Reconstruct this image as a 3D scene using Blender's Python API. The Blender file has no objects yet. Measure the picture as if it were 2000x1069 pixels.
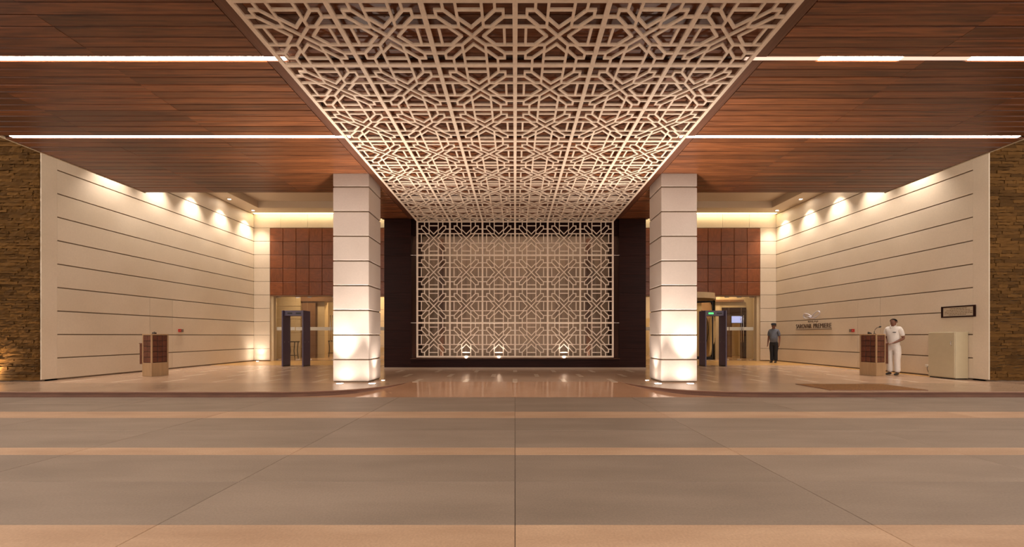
import bpy, bmesh, math, random
from mathutils import Vector, Matrix

random.seed(7)
sc = bpy.context.scene
COL = sc.collection
PI = math.pi
EYE = 1.2                 # eye height above the entrance platform (z = 0)
F = 790.0                 # focal length for a 2000 pixel wide frame

# ------------------------------------------------------------------ camera
cam_d = bpy.data.cameras.new('camera')
cam = bpy.data.objects.new('camera', cam_d)
COL.objects.link(cam)
cam.location = (0, 0, EYE)
cam.rotation_euler = (PI / 2, 0, 0)
cam_d.sensor_fit = 'HORIZONTAL'
cam_d.sensor_width = 36.0
cam_d.lens = 36.0 * F / 2000.0
cam_d.shift_x = -6.0 / 2000.0
cam_d.shift_y = 122.0 / 2000.0
cam_d.clip_start = 0.05
cam_d.clip_end = 200
sc.camera = cam

# ------------------------------------------------------------------ world, exposure
WORLD_COL = (1.0, 0.86, 0.75)
WORLD_STR = 0.74
w = bpy.data.worlds.new('night_sky')
sc.world = w
w.use_nodes = True
bg = w.node_tree.nodes['Background']
bg.inputs[0].default_value = (*WORLD_COL, 1)
bg.inputs[1].default_value = WORLD_STR
vs = sc.view_settings
vs.view_transform = 'Standard'
vs.look = 'None'
vs.exposure = 1.1
vs.gamma = 1.0
vs.use_curve_mapping = False

# light strengths
WARM = (1.0, 0.78, 0.58)
WARM2 = (1.0, 0.88, 0.77)
L_STRIP = 22.0          # canopy light strips (emission)
L_COVE = 7.0           # cove over the doors
P_WALL = 225.0          # wall washing downlights
P_COL = 560.0           # column uplights
P_BRICK = 90.0
P_PIL = 35.0
P_SCREEN = 45.0
P_LOBBY = 85.0

# ------------------------------------------------------------------ materials
def new_mat(name):
    m = bpy.data.materials.new(name)
    m.use_nodes = True
    nt = m.node_tree
    b = nt.nodes['Principled BSDF']
    return m, nt, b

def plain(name, col, rough=0.5, metal=0.0, spec=0.5, noise=0.0, nscale=6.0, bump=0.0):
    m, nt, b = new_mat(name)
    b.inputs['Base Color'].default_value = (*col, 1)
    b.inputs['Roughness'].default_value = rough
    b.inputs['Metallic'].default_value = metal
    b.inputs['Specular IOR Level'].default_value = spec
    if noise > 0 or bump > 0:
        tc = nt.nodes.new('ShaderNodeTexCoord')
        nz = nt.nodes.new('ShaderNodeTexNoise')
        nz.inputs['Scale'].default_value = nscale
        nz.inputs['Detail'].default_value = 6
        nt.links.new(tc.outputs['Object'], nz.inputs['Vector'])
        if noise > 0:
            r = nt.nodes.new('ShaderNodeValToRGB')
            r.color_ramp.elements[0].position = 0.3
            r.color_ramp.elements[1].position = 0.7
            r.color_ramp.elements[0].color = (*[c * (1 - noise) for c in col], 1)
            r.color_ramp.elements[1].color = (*[min(1, c * (1 + noise)) for c in col], 1)
            nt.links.new(nz.outputs['Fac'], r.inputs[0])
            nt.links.new(r.outputs[0], b.inputs['Base Color'])
        if bump > 0:
            bp = nt.nodes.new('ShaderNodeBump')
            bp.inputs['Strength'].default_value = bump
            bp.inputs['Distance'].default_value = 0.02
            nt.links.new(nz.outputs['Fac'], bp.inputs['Height'])
            nt.links.new(bp.outputs[0], b.inputs['Normal'])
    return m

def wood(name, dark, light, rough=0.35, scale=(1.2, 26, 26), var=0.35, spec=0.5, contrast=(0.3, 0.75)):
    """long grained wood; grain runs along the axis with the small scale; every object gets its own tone"""
    m, nt, b = new_mat(name)
    tc = nt.nodes.new('ShaderNodeTexCoord')
    oi = nt.nodes.new('ShaderNodeObjectInfo')
    mul = nt.nodes.new('ShaderNodeVectorMath'); mul.operation = 'MULTIPLY'
    mul.inputs[1].default_value = scale
    add = nt.nodes.new('ShaderNodeVectorMath'); add.operation = 'ADD'
    sc_ = nt.nodes.new('ShaderNodeMath'); sc_.operation = 'MULTIPLY'; sc_.inputs[1].default_value = 57.0
    nt.links.new(tc.outputs['Object'], mul.inputs[0])
    nt.links.new(oi.outputs['Random'], sc_.inputs[0])
    nt.links.new(mul.outputs[0], add.inputs[0])
    nt.links.new(sc_.outputs[0], add.inputs[1])
    nz = nt.nodes.new('ShaderNodeTexNoise')
    nz.inputs['Scale'].default_value = 1.0
    nz.inputs['Detail'].default_value = 7
    nz.inputs['Roughness'].default_value = 0.62
    nt.links.new(add.outputs[0], nz.inputs['Vector'])
    r = nt.nodes.new('ShaderNodeValToRGB')
    r.color_ramp.elements[0].position = contrast[0]
    r.color_ramp.elements[1].position = contrast[1]
    r.color_ramp.elements[0].color = (*dark, 1)
    r.color_ramp.elements[1].color = (*light, 1)
    nt.links.new(nz.outputs['Fac'], r.inputs[0])
    hs = nt.nodes.new('ShaderNodeHueSaturation')
    mr = nt.nodes.new('ShaderNodeMapRange')
    mr.inputs['To Min'].default_value = 1 - var
    mr.inputs['To Max'].default_value = 1 + var
    nt.links.new(oi.outputs['Random'], mr.inputs['Value'])
    nt.links.new(mr.outputs[0], hs.inputs['Value'])
    nt.links.new(r.outputs[0], hs.inputs['Color'])
    nt.links.new(hs.outputs[0], b.inputs['Base Color'])
    b.inputs['Roughness'].default_value = rough
    b.inputs['Specular IOR Level'].default_value = spec
    bp = nt.nodes.new('ShaderNodeBump')
    bp.inputs['Strength'].default_value = 0.12
    bp.inputs['Distance'].default_value = 0.004
    nt.links.new(nz.outputs['Fac'], bp.inputs['Height'])
    nt.links.new(bp.outputs[0], b.inputs['Normal'])
    return m

def stone(name, a, c, rough=0.4, scale=(3, 3, 3), var=0.0, spec=0.5, bump=0.0, fine=(40, 0.06)):
    m, nt, b = new_mat(name)
    tc = nt.nodes.new('ShaderNodeTexCoord')
    oi = nt.nodes.new('ShaderNodeObjectInfo')
    mp = nt.nodes.new('ShaderNodeMapping')
    mp.inputs['Scale'].default_value = scale
    add = nt.nodes.new('ShaderNodeVectorMath'); add.operation = 'ADD'
    sc_ = nt.nodes.new('ShaderNodeMath'); sc_.operation = 'MULTIPLY'; sc_.inputs[1].default_value = 31.0
    nt.links.new(oi.outputs['Random'], sc_.inputs[0])
    nt.links.new(tc.outputs['Object'], mp.inputs['Vector'])
    nt.links.new(mp.outputs[0], add.inputs[0]); nt.links.new(sc_.outputs[0], add.inputs[1])
    nz = nt.nodes.new('ShaderNodeTexNoise')
    nz.inputs['Scale'].default_value = 1.0
    nz.inputs['Detail'].default_value = 8
    nt.links.new(add.outputs[0], nz.inputs['Vector'])
    r = nt.nodes.new('ShaderNodeValToRGB')
    r.color_ramp.elements[0].position = 0.3; r.color_ramp.elements[1].position = 0.7
    r.color_ramp.elements[0].color = (*a, 1); r.color_ramp.elements[1].color = (*c, 1)
    nt.links.new(nz.outputs['Fac'], r.inputs[0])
    nf = nt.nodes.new('ShaderNodeTexNoise')
    nf.inputs['Scale'].default_value = fine[0]; nf.inputs['Detail'].default_value = 5
    nt.links.new(tc.outputs['Object'], nf.inputs['Vector'])
    mrf = nt.nodes.new('ShaderNodeMapRange')
    mrf.inputs['From Min'].default_value = 0.3; mrf.inputs['From Max'].default_value = 0.7
    mrf.inputs['To Min'].default_value = 1 - fine[1]; mrf.inputs['To Max'].default_value = 1 + fine[1]
    nt.links.new(nf.outputs['Fac'], mrf.inputs['Value'])
    mr = nt.nodes.new('ShaderNodeMapRange')
    mr.inputs['To Min'].default_value = 1 - var; mr.inputs['To Max'].default_value = 1 + var
    nt.links.new(oi.outputs['Random'], mr.inputs['Value'])
    mm = nt.nodes.new('ShaderNodeMath'); mm.operation = 'MULTIPLY'
    nt.links.new(mr.outputs[0], mm.inputs[0]); nt.links.new(mrf.outputs[0], mm.inputs[1])
    hs = nt.nodes.new('ShaderNodeHueSaturation')
    nt.links.new(mm.outputs[0], hs.inputs['Value'])
    nt.links.new(r.outputs[0], hs.inputs['Color'])
    nt.links.new(hs.outputs[0], b.inputs['Base Color'])
    b.inputs['Roughness'].default_value = rough
    b.inputs['Specular IOR Level'].default_value = spec
    if bump > 0:
        bp = nt.nodes.new('ShaderNodeBump')
        bp.inputs['Strength'].default_value = bump
        bp.inputs['Distance'].default_value = 0.01
        nt.links.new(nf.outputs['Fac'], bp.inputs['Height'])
        nt.links.new(bp.outputs[0], b.inputs['Normal'])
    return m

def emit(name, col, s):
    m, nt, b = new_mat(name)
    b.inputs['Base Color'].default_value = (*[min(1, c) for c in col], 1)
    b.inputs['Emission Color'].default_value = (*col, 1)
    b.inputs['Emission Strength'].default_value = s
    return m

def glass(name, tint=(0.93, 0.93, 0.9), refl=0.6):
    m = bpy.data.materials.new(name)
    m.use_nodes = True
    nt = m.node_tree
    for n in list(nt.nodes):
        nt.nodes.remove(n)
    out = nt.nodes.new('ShaderNodeOutputMaterial')
    tr = nt.nodes.new('ShaderNodeBsdfTransparent'); tr.inputs[0].default_value = (*tint, 1)
    gl = nt.nodes.new('ShaderNodeBsdfGlossy'); gl.inputs['Roughness'].default_value = 0.02
    gl.inputs[0].default_value = (refl, refl, refl, 1)
    fr = nt.nodes.new('ShaderNodeFresnel'); fr.inputs[0].default_value = 1.5
    mx = nt.nodes.new('ShaderNodeMixShader')
    nt.links.new(fr.outputs[0], mx.inputs[0])
    nt.links.new(tr.outputs[0], mx.inputs[1]); nt.links.new(gl.outputs[0], mx.inputs[2])
    nt.links.new(mx.outputs[0], out.inputs[0])
    return m

M = {}
M['plank'] = wood('plank wood', (0.055, 0.016, 0.006), (0.265, 0.088, 0.029), rough=0.33, var=0.34)
M['plank_border'] = wood('border wood', (0.07, 0.024, 0.012), (0.15, 0.055, 0.026), rough=0.35, scale=(26, 1.2, 26), var=0.1)
M['fascia'] = plain('canopy core', (0.03, 0.012, 0.008), 0.6)
M['trim'] = plain('cream metal trim', (0.55, 0.46, 0.32), 0.4)
M['lattice'] = wood('bleached lattice wood', (0.66, 0.52, 0.395), (0.82, 0.67, 0.53), rough=0.5, scale=(9, 9, 9), var=0.04)
M['lattice_brightened'] = wood('brightened lattice wood', (0.76, 0.62, 0.49), (0.90, 0.76, 0.62), rough=0.5, scale=(9, 9, 9), var=0.03)  # same lattice wood, lightened in place of missing frontal light
M['limestone'] = stone('cream limestone', (0.60, 0.49, 0.36), (0.67, 0.56, 0.43), rough=0.55, scale=(0.6, 0.6, 0.6), var=0.02, fine=(30, 0.03))
M['groove'] = plain('groove shadow stone', (0.20, 0.14, 0.09), 0.8)
M['column'] = stone('pale column stone', (0.46, 0.38, 0.325), (0.52, 0.44, 0.385), rough=0.55, scale=(0.8, 0.8, 0.8), var=0.02, fine=(30, 0.03))
M['soffit'] = plain('cream plaster', (0.60, 0.50, 0.38), 0.7)
M['dark_wood'] = wood('dark wenge veneer', (0.014, 0.004, 0.003), (0.034, 0.010, 0.007), rough=0.42, scale=(1.0, 20, 26), var=0.1, spec=0.1)
M['panel_wood'] = wood('mahogany panel', (0.15, 0.042, 0.014), (0.26, 0.078, 0.026), rough=0.35, scale=(4, 4, 14), var=0.16)
M['floor'] = stone('polished tan stone', (0.42, 0.275, 0.18), (0.50, 0.335, 0.23), rough=0.21, scale=(0.9, 0.9, 0.9), fine=(25, 0.05), spec=0.5)
M['ramp'] = stone('ribbed ramp stone', (0.42, 0.235, 0.135), (0.50, 0.29, 0.175), rough=0.09, scale=(0.9, 0.9, 0.9), fine=(25, 0.05))
_nt = M['ramp'].node_tree
_tc = _nt.nodes.new('ShaderNodeTexCoord'); _wv = _nt.nodes.new('ShaderNodeTexWave'); _wv.bands_direction = 'Y'
_wv.inputs['Scale'].default_value = 2.2; _wv.inputs['Distortion'].default_value = 0.0
_bp = _nt.nodes.new('ShaderNodeBump'); _bp.inputs['Strength'].default_value = 0.06; _bp.inputs['Distance'].default_value = 0.006
_nt.links.new(_tc.outputs['Object'], _wv.inputs['Vector']); _nt.links.new(_wv.outputs['Fac'], _bp.inputs['Height'])
_nt.links.new(_bp.outputs[0], _nt.nodes['Principled BSDF'].inputs['Normal'])
M['inlay'] = stone('pale inlay stone', (0.58, 0.44, 0.32), (0.66, 0.52, 0.39), rough=0.22, scale=(3, 3, 3))
M['gold_floor'] = stone('golden stone', (0.46, 0.24, 0.075), (0.56, 0.32, 0.11), rough=0.3, scale=(6, 6, 6))
M['border_floor'] = stone('border stone', (0.31, 0.205, 0.135), (0.38, 0.26, 0.175), rough=0.25, scale=(0.9, 0.9, 0.9))
M['kerb'] = stone('red brown kerb stone', (0.13, 0.052, 0.028), (0.20, 0.085, 0.048), rough=0.5, scale=(2, 2, 6))
M['slab_grey'] = stone('grey paving', (0.205, 0.155, 0.116), (0.26, 0.198, 0.15), rough=0.6, spec=0.3, scale=(0.8, 3.0, 1), var=0.05, bump=0.12, fine=(60, 0.10))
M['slab_tan'] = stone('tan paving', (0.36, 0.225, 0.138), (0.46, 0.305, 0.195), rough=0.6, spec=0.3, scale=(1.0, 4.0, 1), var=0.05, bump=0.12, fine=(60, 0.10))
M['grout'] = plain('joint sand', (0.17, 0.12, 0.085), 0.9)
M['brick'] = stone('rough ledge stone', (0.066, 0.030, 0.007), (0.135, 0.066, 0.018), rough=0.9, spec=0.1, scale=(3, 3, 14), var=0.35, bump=0.6, fine=(25, 0.2))
M['chrome'] = plain('brushed steel', (0.62, 0.60, 0.58), 0.25, 1.0)
M['steel_dark'] = plain('black metal', (0.02, 0.018, 0.018), 0.35, 0.3)
M['glass'] = glass('clear glass', (0.94, 0.92, 0.86), 0.9)
M['glass_screen'] = glass('screen glass', (0.96, 0.95, 0.93), 0.12)
M['frost'] = plain('frosted film', (0.62, 0.60, 0.52), 0.6)
M['strip_lit'] = emit('lit diffuser', (1.0, 0.86, 0.74), L_STRIP)
M['strip_spill_glow'] = emit('unlit diffuser painted glow', (1.0, 0.72, 0.58), 0.36)  # unlit tube; emission stands in for light spilling from lit neighbours
M['cove'] = emit('cove lamp', (1.0, 0.84, 0.50), L_COVE)
M['niche_fill_glow'] = emit('niche fill glow', (1.0, 0.84, 0.68), 21.0)  # glow of the fill lamps added inside the niche
M['lamp'] = emit('lamp lens', (1.0, 0.88, 0.75), 75.0)
M['mat'] = stone('coir mat', (0.12, 0.045, 0.008), (0.27, 0.115, 0.02), rough=0.95, scale=(40, 40, 40), bump=0.8, fine=(90, 0.3))
M['lectern'] = wood('light oak veneer', (0.36, 0.22, 0.11), (0.47, 0.30, 0.16), rough=0.45, scale=(18, 18, 1.5), var=0.05)
M['lectern_panel'] = wood('lectern mahogany', (0.085, 0.026, 0.013), (0.16, 0.05, 0.024), rough=0.4, scale=(12, 12, 12), var=0.12)
M['cabinet'] = plain('cream enamel', (0.52, 0.44, 0.29), 0.4, noise=0.03)
M['red'] = plain('red plastic', (0.42, 0.02, 0.012), 0.4)
M['grey_plastic'] = plain('grey plastic', (0.17, 0.13, 0.10), 0.5)
M['white_plastic'] = plain('white plastic', (0.72, 0.66, 0.58), 0.4)
M['black'] = plain('black plastic', (0.012, 0.010, 0.010), 0.4)
M['detector'] = plain('purple grey enamel', (0.085, 0.062, 0.105), 0.35)
M['green_led'] = emit('green display', (0.05, 0.8, 0.12), 1.2)
M['tv'] = emit('blue screen', (0.22, 0.26, 0.52), 0.9)
M['skin'] = plain('brown skin', (0.20, 0.082, 0.048), 0.5)
M['hair'] = plain('black hair', (0.008, 0.006, 0.005), 0.9, spec=0.1)
M['white_cloth'] = plain('white uniform cloth', (0.80, 0.74, 0.68), 0.8, noise=0.04, nscale=14, bump=0.15)
M['blue_cloth'] = plain('grey blue uniform cloth', (0.115, 0.125, 0.155), 0.85, noise=0.08, nscale=14, bump=0.15)
M['navy_cloth'] = plain('dark navy cloth', (0.012, 0.011, 0.014), 0.85)
M['shoe'] = plain('black leather', (0.012, 0.010, 0.010), 0.35)
M['eye'] = plain('eye', (0.16, 0.11, 0.09), 0.5)
M['lobby_wall'] = stone('lobby limestone', (0.52, 0.40, 0.24), (0.60, 0.47, 0.30), rough=0.5, scale=(0.7, 0.7, 0.7))
M['lobby_brown'] = plain('brown lobby pillar', (0.20, 0.10, 0.05), 0.4)
M['niche'] = wood('striped beige backing', (0.17, 0.10, 0.062), (0.36, 0.235, 0.155), rough=0.55, scale=(9, 9, 0.5), var=0.0)
M['niche_brown'] = plain('red brown niche post', (0.12, 0.045, 0.02), 0.4)
M['plaque_face'] = plain('engraved cream stone', (0.56, 0.45, 0.32), 0.5)
M['ink'] = plain('engraved ink', (0.16, 0.10, 0.05), 0.7)
M['sign'] = plain('dark bronze letters', (0.075, 0.038, 0.022), 0.4)
M['silver'] = plain('silver ribbon', (0.62, 0.60, 0.68), 0.3, 0.4)

# ------------------------------------------------------------------ mesh helpers
class MB:
    def __init__(s):
        s.v = []; s.f = []; s.smooth = []
    def add(s, vs, fs, sm=False):
        o = len(s.v)
        s.v += [tuple(p) for p in vs]
        for f in fs:
            s.f.append([o + i for i in f]); s.smooth.append(sm)
        return s
    def box(s, x0, x1, y0, y1, z0, z1):
        x0, x1 = min(x0, x1), max(x0, x1); y0, y1 = min(y0, y1), max(y0, y1); z0, z1 = min(z0, z1), max(z0, z1)
        return s.add([(x0, y0, z0), (x1, y0, z0), (x1, y1, z0), (x0, y1, z0), (x0, y0, z1), (x1, y0, z1), (x1, y1, z1), (x0, y1, z1)],
                     [(0, 3, 2, 1), (4, 5, 6, 7), (0, 1, 5, 4), (1, 2, 6, 5), (2, 3, 7, 6), (3, 0, 4, 7)])
    def cbox(s, x0, x1, y0, y1, z0, z1, c=0.006):
        """chamfered box (edges cut by c)"""
        x0, x1 = min(x0, x1), max(x0, x1); y0, y1 = min(y0, y1), max(y0, y1); z0, z1 = min(z0, z1), max(z0, z1)
        bm = bmesh.new()
        bmesh.ops.create_cube(bm, size=1.0)
        for v in bm.verts:
            v.co = Vector(((x0 + x1) / 2 + v.co.x * (x1 - x0), (y0 + y1) / 2 + v.co.y * (y1 - y0), (z0 + z1) / 2 + v.co.z * (z1 - z0)))
        c = min(c, 0.45 * min(x1 - x0, y1 - y0, z1 - z0))
        bmesh.ops.bevel(bm, geom=list(bm.edges), offset=c, segments=1, affect='EDGES')
        bm.verts.ensure_lookup_table()
        s.add([v.co[:] for v in bm.verts], [[v.index for v in f.verts] for f in bm.faces])
        bm.free()
        return s
    def bar2(s, p, q, wdt, z0, z1):
        """bar in the XY plane from p to q"""
        p = Vector(p); q = Vector(q); d = (q - p).normalized(); n = Vector((-d.y, d.x)) * wdt / 2
        a = [p + n, p - n, q - n, q + n]
        return s.add([(t.x, t.y, z0) for t in a] + [(t.x, t.y, z1) for t in a],
                     [(0, 1, 2, 3), (7, 6, 5, 4), (0, 4, 5, 1), (1, 5, 6, 2), (2, 6, 7, 3), (3, 7, 4, 0)])
    def lathe(s, prof, n=16, c=(0, 0, 0), axis='Z', sm=True, a0=0.0, a1=2 * PI):
        full = abs(a1 - a0 - 2 * PI) < 1e-6
        k = n if full else n + 1
        vs = []
        for r, h in prof:
            for i in range(k):
                a = a0 + (a1 - a0) * i / n
                p = (r * math.cos(a), r * math.sin(a), h)
                if axis == 'X': p = (p[2], p[0], p[1])
                if axis == 'Y': p = (p[0], p[2], p[1])
                vs.append((p[0] + c[0], p[1] + c[1], p[2] + c[2]))
        fs = []
        for j in range(len(prof) - 1):
            for i in range(n):
                i2 = (i + 1) % k
                fs.append((j * k + i, j * k + i2, (j + 1) * k + i2, (j + 1) * k + i))
        return s.add(vs, fs, sm)
    def tube(s, path, r, n=8, closed=False):
        P = [Vector(p) for p in path]
        vs = []; fs = []
        m = len(P)
        up = Vector((0, 0, 1))
        for i in range(m):
            if closed: t = P[(i + 1) % m] - P[i - 1]
            else: t = P[min(i + 1, m - 1)] - P[max(i - 1, 0)]
            t.normalize()
            u = up if abs(t.dot(up)) < 0.95 else Vector((1, 0, 0))
            a = t.cross(u).normalized(); b = t.cross(a).normalized()
            rr = r[i] if isinstance(r, (list, tuple)) else r
            for j in range(n):
                an = 2 * PI * j / n
                vs.append(P[i] + (a * math.cos(an) + b * math.sin(an)) * rr)
        for i in range(m if closed else m - 1):
            i2 = (i + 1) % m
            for j in range(n):
                j2 = (j + 1) % n
                fs.append((i * n + j, i * n + j2, i2 * n + j2, i2 * n + j))
        if not closed:
            fs.append(tuple(range(n))[::-1]); fs.append(tuple((m - 1) * n + j for j in range(n)))
        return s.add(vs, fs, True)
    def prism(s, poly, z0, z1):
        n = len(poly)
        vs = [(x, y, z0) for x, y in poly] + [(x, y, z1) for x, y in poly]
        fs = [tuple(range(n))[::-1], tuple(range(n, 2 * n))] + [(i, (i + 1) % n, n + (i + 1) % n, n + i) for i in range(n)]
        return s.add(vs, fs)
    def xf(s, mat):
        s.v = [tuple(mat @ Vector(p)) for p in s.v]; return s
    def mesh(s, name):
        me = bpy.data.meshes.new(name)
        me.from_pydata(s.v, [], s.f)
        me.polygons.foreach_set('use_smooth', s.smooth)
        me.validate(); me.update()
        bm = bmesh.new(); bm.from_mesh(me)
        bmesh.ops.recalc_face_normals(bm, faces=bm.faces)
        bm.to_mesh(me); bm.free()
        return me
    def build(s, name, mat, parent=None, loc=(0, 0, 0), rot=(0, 0, 0)):
        me = s.mesh(name)
        me.materials.append(M[mat] if isinstance(mat, str) else mat)
        return put(name, me, parent, loc, rot)

def put(name, me, parent=None, loc=(0, 0, 0), rot=(0, 0, 0), scale=None):
    o = bpy.data.objects.new(name, me)
    COL.objects.link(o)
    o.location = loc; o.rotation_euler = rot
    if scale: o.scale = scale
    if parent is not None: o.parent = parent
    return o

def tag(o, label, cat=None, group=None, kind=None):
    o['label'] = label
    if cat: o['category'] = cat
    if group: o['group'] = group
    if kind: o['kind'] = kind
    return o

def thing(name, label, cat, loc=(0, 0, 0), rz=0.0, group=None, kind=None):
    o = bpy.data.objects.new(name, None)
    COL.objects.link(o)
    o.empty_display_size = 0.2
    o.location = loc; o.rotation_euler = (0, 0, rz)
    return tag(o, label, cat, group, kind)

def spot(name, loc, target, power, size, blend, col=WARM, radius=0.05, parent=None):
    l = bpy.data.lights.new(name, 'SPOT')
    l.energy = power; l.color = col; l.spot_size = size; l.spot_blend = blend; l.shadow_soft_size = radius
    o = bpy.data.objects.new(name, l)
    COL.objects.link(o)
    o.location = loc
    d = Vector(target) - Vector(loc)
    o.rotation_euler = d.to_track_quat('-Z', 'Y').to_euler()
    if parent is not None:
        o.parent = parent
        o.location = Vector(loc) - Vector(parent.location)
    return o

# ------------------------------------------------------------------ key dimensions
HC = EYE + 4.21        # underside of the wooden canopy
HL = EYE + 4.10        # underside of the hanging lattice
HW = 3.50              # half width of lattice
TX = 2 * HW / 6
Y_SCR = 4.10 * F / 223.5
TY = (Y_SCR - 4.10 * F / 654.5) / 8
W = 12.45              # white side walls
Y_END = 10.63          # near end of the side walls
Y_BACK = 19.28         # door wall
HS = EYE + 5.79        # cream ceiling between canopy and door wall
XE = 10.88             # outer edge of canopy
Y_WB = 11.885          # back edge of the canopy wings
Y_KERB = 8.70
DRV = -0.12            # driveway level
Y_BOX = 14.55
GROOVES = [0.60 + 0.639 * k for k in range(11)]

# ------------------------------------------------------------------ driveway
drive = thing('driveway', 'grey stone driveway banded with narrow tan strips in front of the kerb', 'driveway', kind='structure')
MB().box(-17, 17, -7, Y_KERB + 0.3, DRV - 0.3, DRV - 0.012).build('bed', 'grout', drive)
rows = [(7.875, 8.70, 'g'), (7.05, 7.875, 'g'), (6.51, 7.05, 't'), (5.645, 6.51, 'g'), (4.78, 5.645, 'g'), (4.49, 4.78, 't'),
        (3.66, 4.49, 'g'), (2.83, 3.66, 'g'), (2.33, 2.83, 't')]
rest = {'g': MB(), 't': MB()}
slab_cache = {}
for i, (y0, y1, k) in enumerate(rows):
    for j in range(-6, 6):
        x0, x1 = j * 2.5, (j + 1) * 2.5
        key = (round(y1 - y0, 3), k)
        if key not in slab_cache:
            me = MB().cbox(-1.2475, 1.2475, -(y1 - y0) / 2 + 0.0025, (y1 - y0) / 2 - 0.0025, -0.05, 0, 0.003).mesh('slab')
            me.materials.append(M['slab_grey' if k == 'g' else 'slab_tan'])
            slab_cache[key] = me
        put('slab', slab_cache[key], drive, ((x0 + x1) / 2, (y0 + y1) / 2, DRV + random.uniform(-0.001, 0.001)))
y = 2.33
for n, k in enumerate('ggtggtggtggt'):
    d = 0.85 if k == 'g' else 0.45
    for j in range(-6, 6):
        rest[k].box(j * 2.5 + .003, j * 2.5 + 2.497, y - d + .003, y - .003, DRV - 0.05, DRV)
    y -= d
for k in 'gt':
    tag(rest[k].build('slab', 'slab_grey' if k == 'g' else 'slab_tan', drive), 'paving slabs nearer than the frame', kind='stuff')

# ------------------------------------------------------------------ platform with rounded kerb corners and ramp
curve = [(5.2, 8.70), (4.7, 8.75), (4.22, 8.86), (3.80, 8.99), (3.42, 9.285), (3.1, 9.72), (2.86, 10.23), (2.75, 10.6)]
def smooth(pts, n=5):
    out = []
    for i in range(len(pts) - 1):
        p0 = Vector(pts[max(i - 1, 0)]); p1 = Vector(pts[i]); p2 = Vector(pts[i + 1]); p3 = Vector(pts[min(i + 2, len(pts) - 1)])
        for t in [k / n for k in range(n)]:
            out.append(0.5 * ((2 * p1) + (p2 - p0) * t + (2 * p0 - 5 * p1 + 4 * p2 - p3) * t * t + (3 * p1 - p0 - 3 * p2 + p3) * t ** 3))
    out.append(Vector(pts[-1]))
    return [(p.x, p.y) for p in out]
cv = smooth(curve)
plat = thing('entrance_platform', 'raised polished tan stone platform before the doors with rounded kerb corners', 'platform', kind='structure')
YB2 = 26.0
def offset_poly(off):
    L = [(17, Y_KERB + off)] + [(x + off * (0.3 + 0.7 * i / len(cv)), y + off * (1 - 0.7 * i / len(cv))) for i, (x, y) in enumerate(cv)]
    R = [(-x, y) for x, y in L][::-1]
    return [(17, YB2)] + L + R + [(-17, YB2)]
MB().prism(offset_poly(0.0), -0.035, 0.0).build('paving', 'floor', plat)
MB().prism(offset_poly(0.03), DRV - 0.02, -0.036).build('kerb_riser', 'kerb', plat)
# kerb nosing (edge stones) and front border band
for s in (-1, 1):
    L = [(17, Y_KERB)] + cv
    nb = MB()
    pts = L
    for i in range(len(pts) - 1):
        a, b_ = pts[i], pts[i + 1]
        da = 0.03
        nb.add([(s * a[0], a[1] - 0.006, -0.034), (s * b_[0], b_[1] - 0.006, -0.034), (s * b_[0], b_[1] - 0.006, -0.006), (s * a[0], a[1] - 0.006, -0.006)], [(0, 1, 2, 3)])
    nb.build('kerb_edge', 'kerb', plat)
    bd = MB()
    poly = [(17, Y_KERB + 0.02)] + [(x, y + 0.02) for x, y in cv if y < 9.9] + [(3.2, 10.28), (17, 10.28)]
    bd.prism([(s * x, y) for x, y in poly], -0.01, 0.002)
    bd.build('border_band', 'border_floor', plat)
# ramp
rp = MB()
vs_, fs_ = [], []
N = len(cv)
for i, (x, y_) in enumerate(cv):
    z = DRV + (y_ - Y_KERB) / (10.6 - Y_KERB) * (-DRV) + 0.0
    for t in range(9):
        vs_.append((-x + 2 * x * t / 8, y_ - 0.001, z))
for i in range(N - 1):
    for t in range(8):
        fs_.append((i * 9 + t, i * 9 + t + 1, (i + 1) * 9 + t + 1, (i + 1) * 9 + t))
rp.add(vs_, fs_)
ramp = rp.build('ramp', 'ramp')
tag(ramp, 'gently sloping polished stone ramp between the two kerb corners', 'ramp', kind='structure')
# pale inlays
inl = MB().box(-0.065, 0.065, -0.38, 0.38, -0.008, 0.0025).mesh('stone_inlay')
inl.materials.append(M['inlay'])
for r_i, yy in enumerate([10.9, 12.35, 13.8, 15.25, 16.7, 18.1]):
    for k in range(-10, 11):
        x = 1.305 * (k + (0.5 if r_i % 2 else 0.0))
        if abs(x) > W - 0.3: continue
        if yy > 14.2 and abs(x) < 4.9: continue
        if abs(abs(x) - 4.25) < 0.6 and yy < 11.5: continue
        if yy > 16.0 and abs(x) > 11.5: continue
        put('stone_inlay', inl, plat, (x, yy, 0.0 if abs(x) > 0 else 0.0))
for s in (-1, 1):
    MB().box(s * 4.8, s * 12.43, 16.5, Y_BACK + 0.2, -0.01, 0.004).build('gold_band', 'gold_floor', plat)
MB().box(12.1, 12.43, 11.5, 16.49, -0.01, 0.0035).build('gold_band', 'gold_floor', plat)

# ------------------------------------------------------------------ side walls
def panel_mesh(y0, y1, z0, z1, x_face, s, mat, parent, depth=0.03, c=0.002):
    b = MB().cbox(s * x_face, s * (x_face + depth + 0.02), y0, y1, z0, z1, c)
    return b.build('panel', mat, parent)

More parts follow.
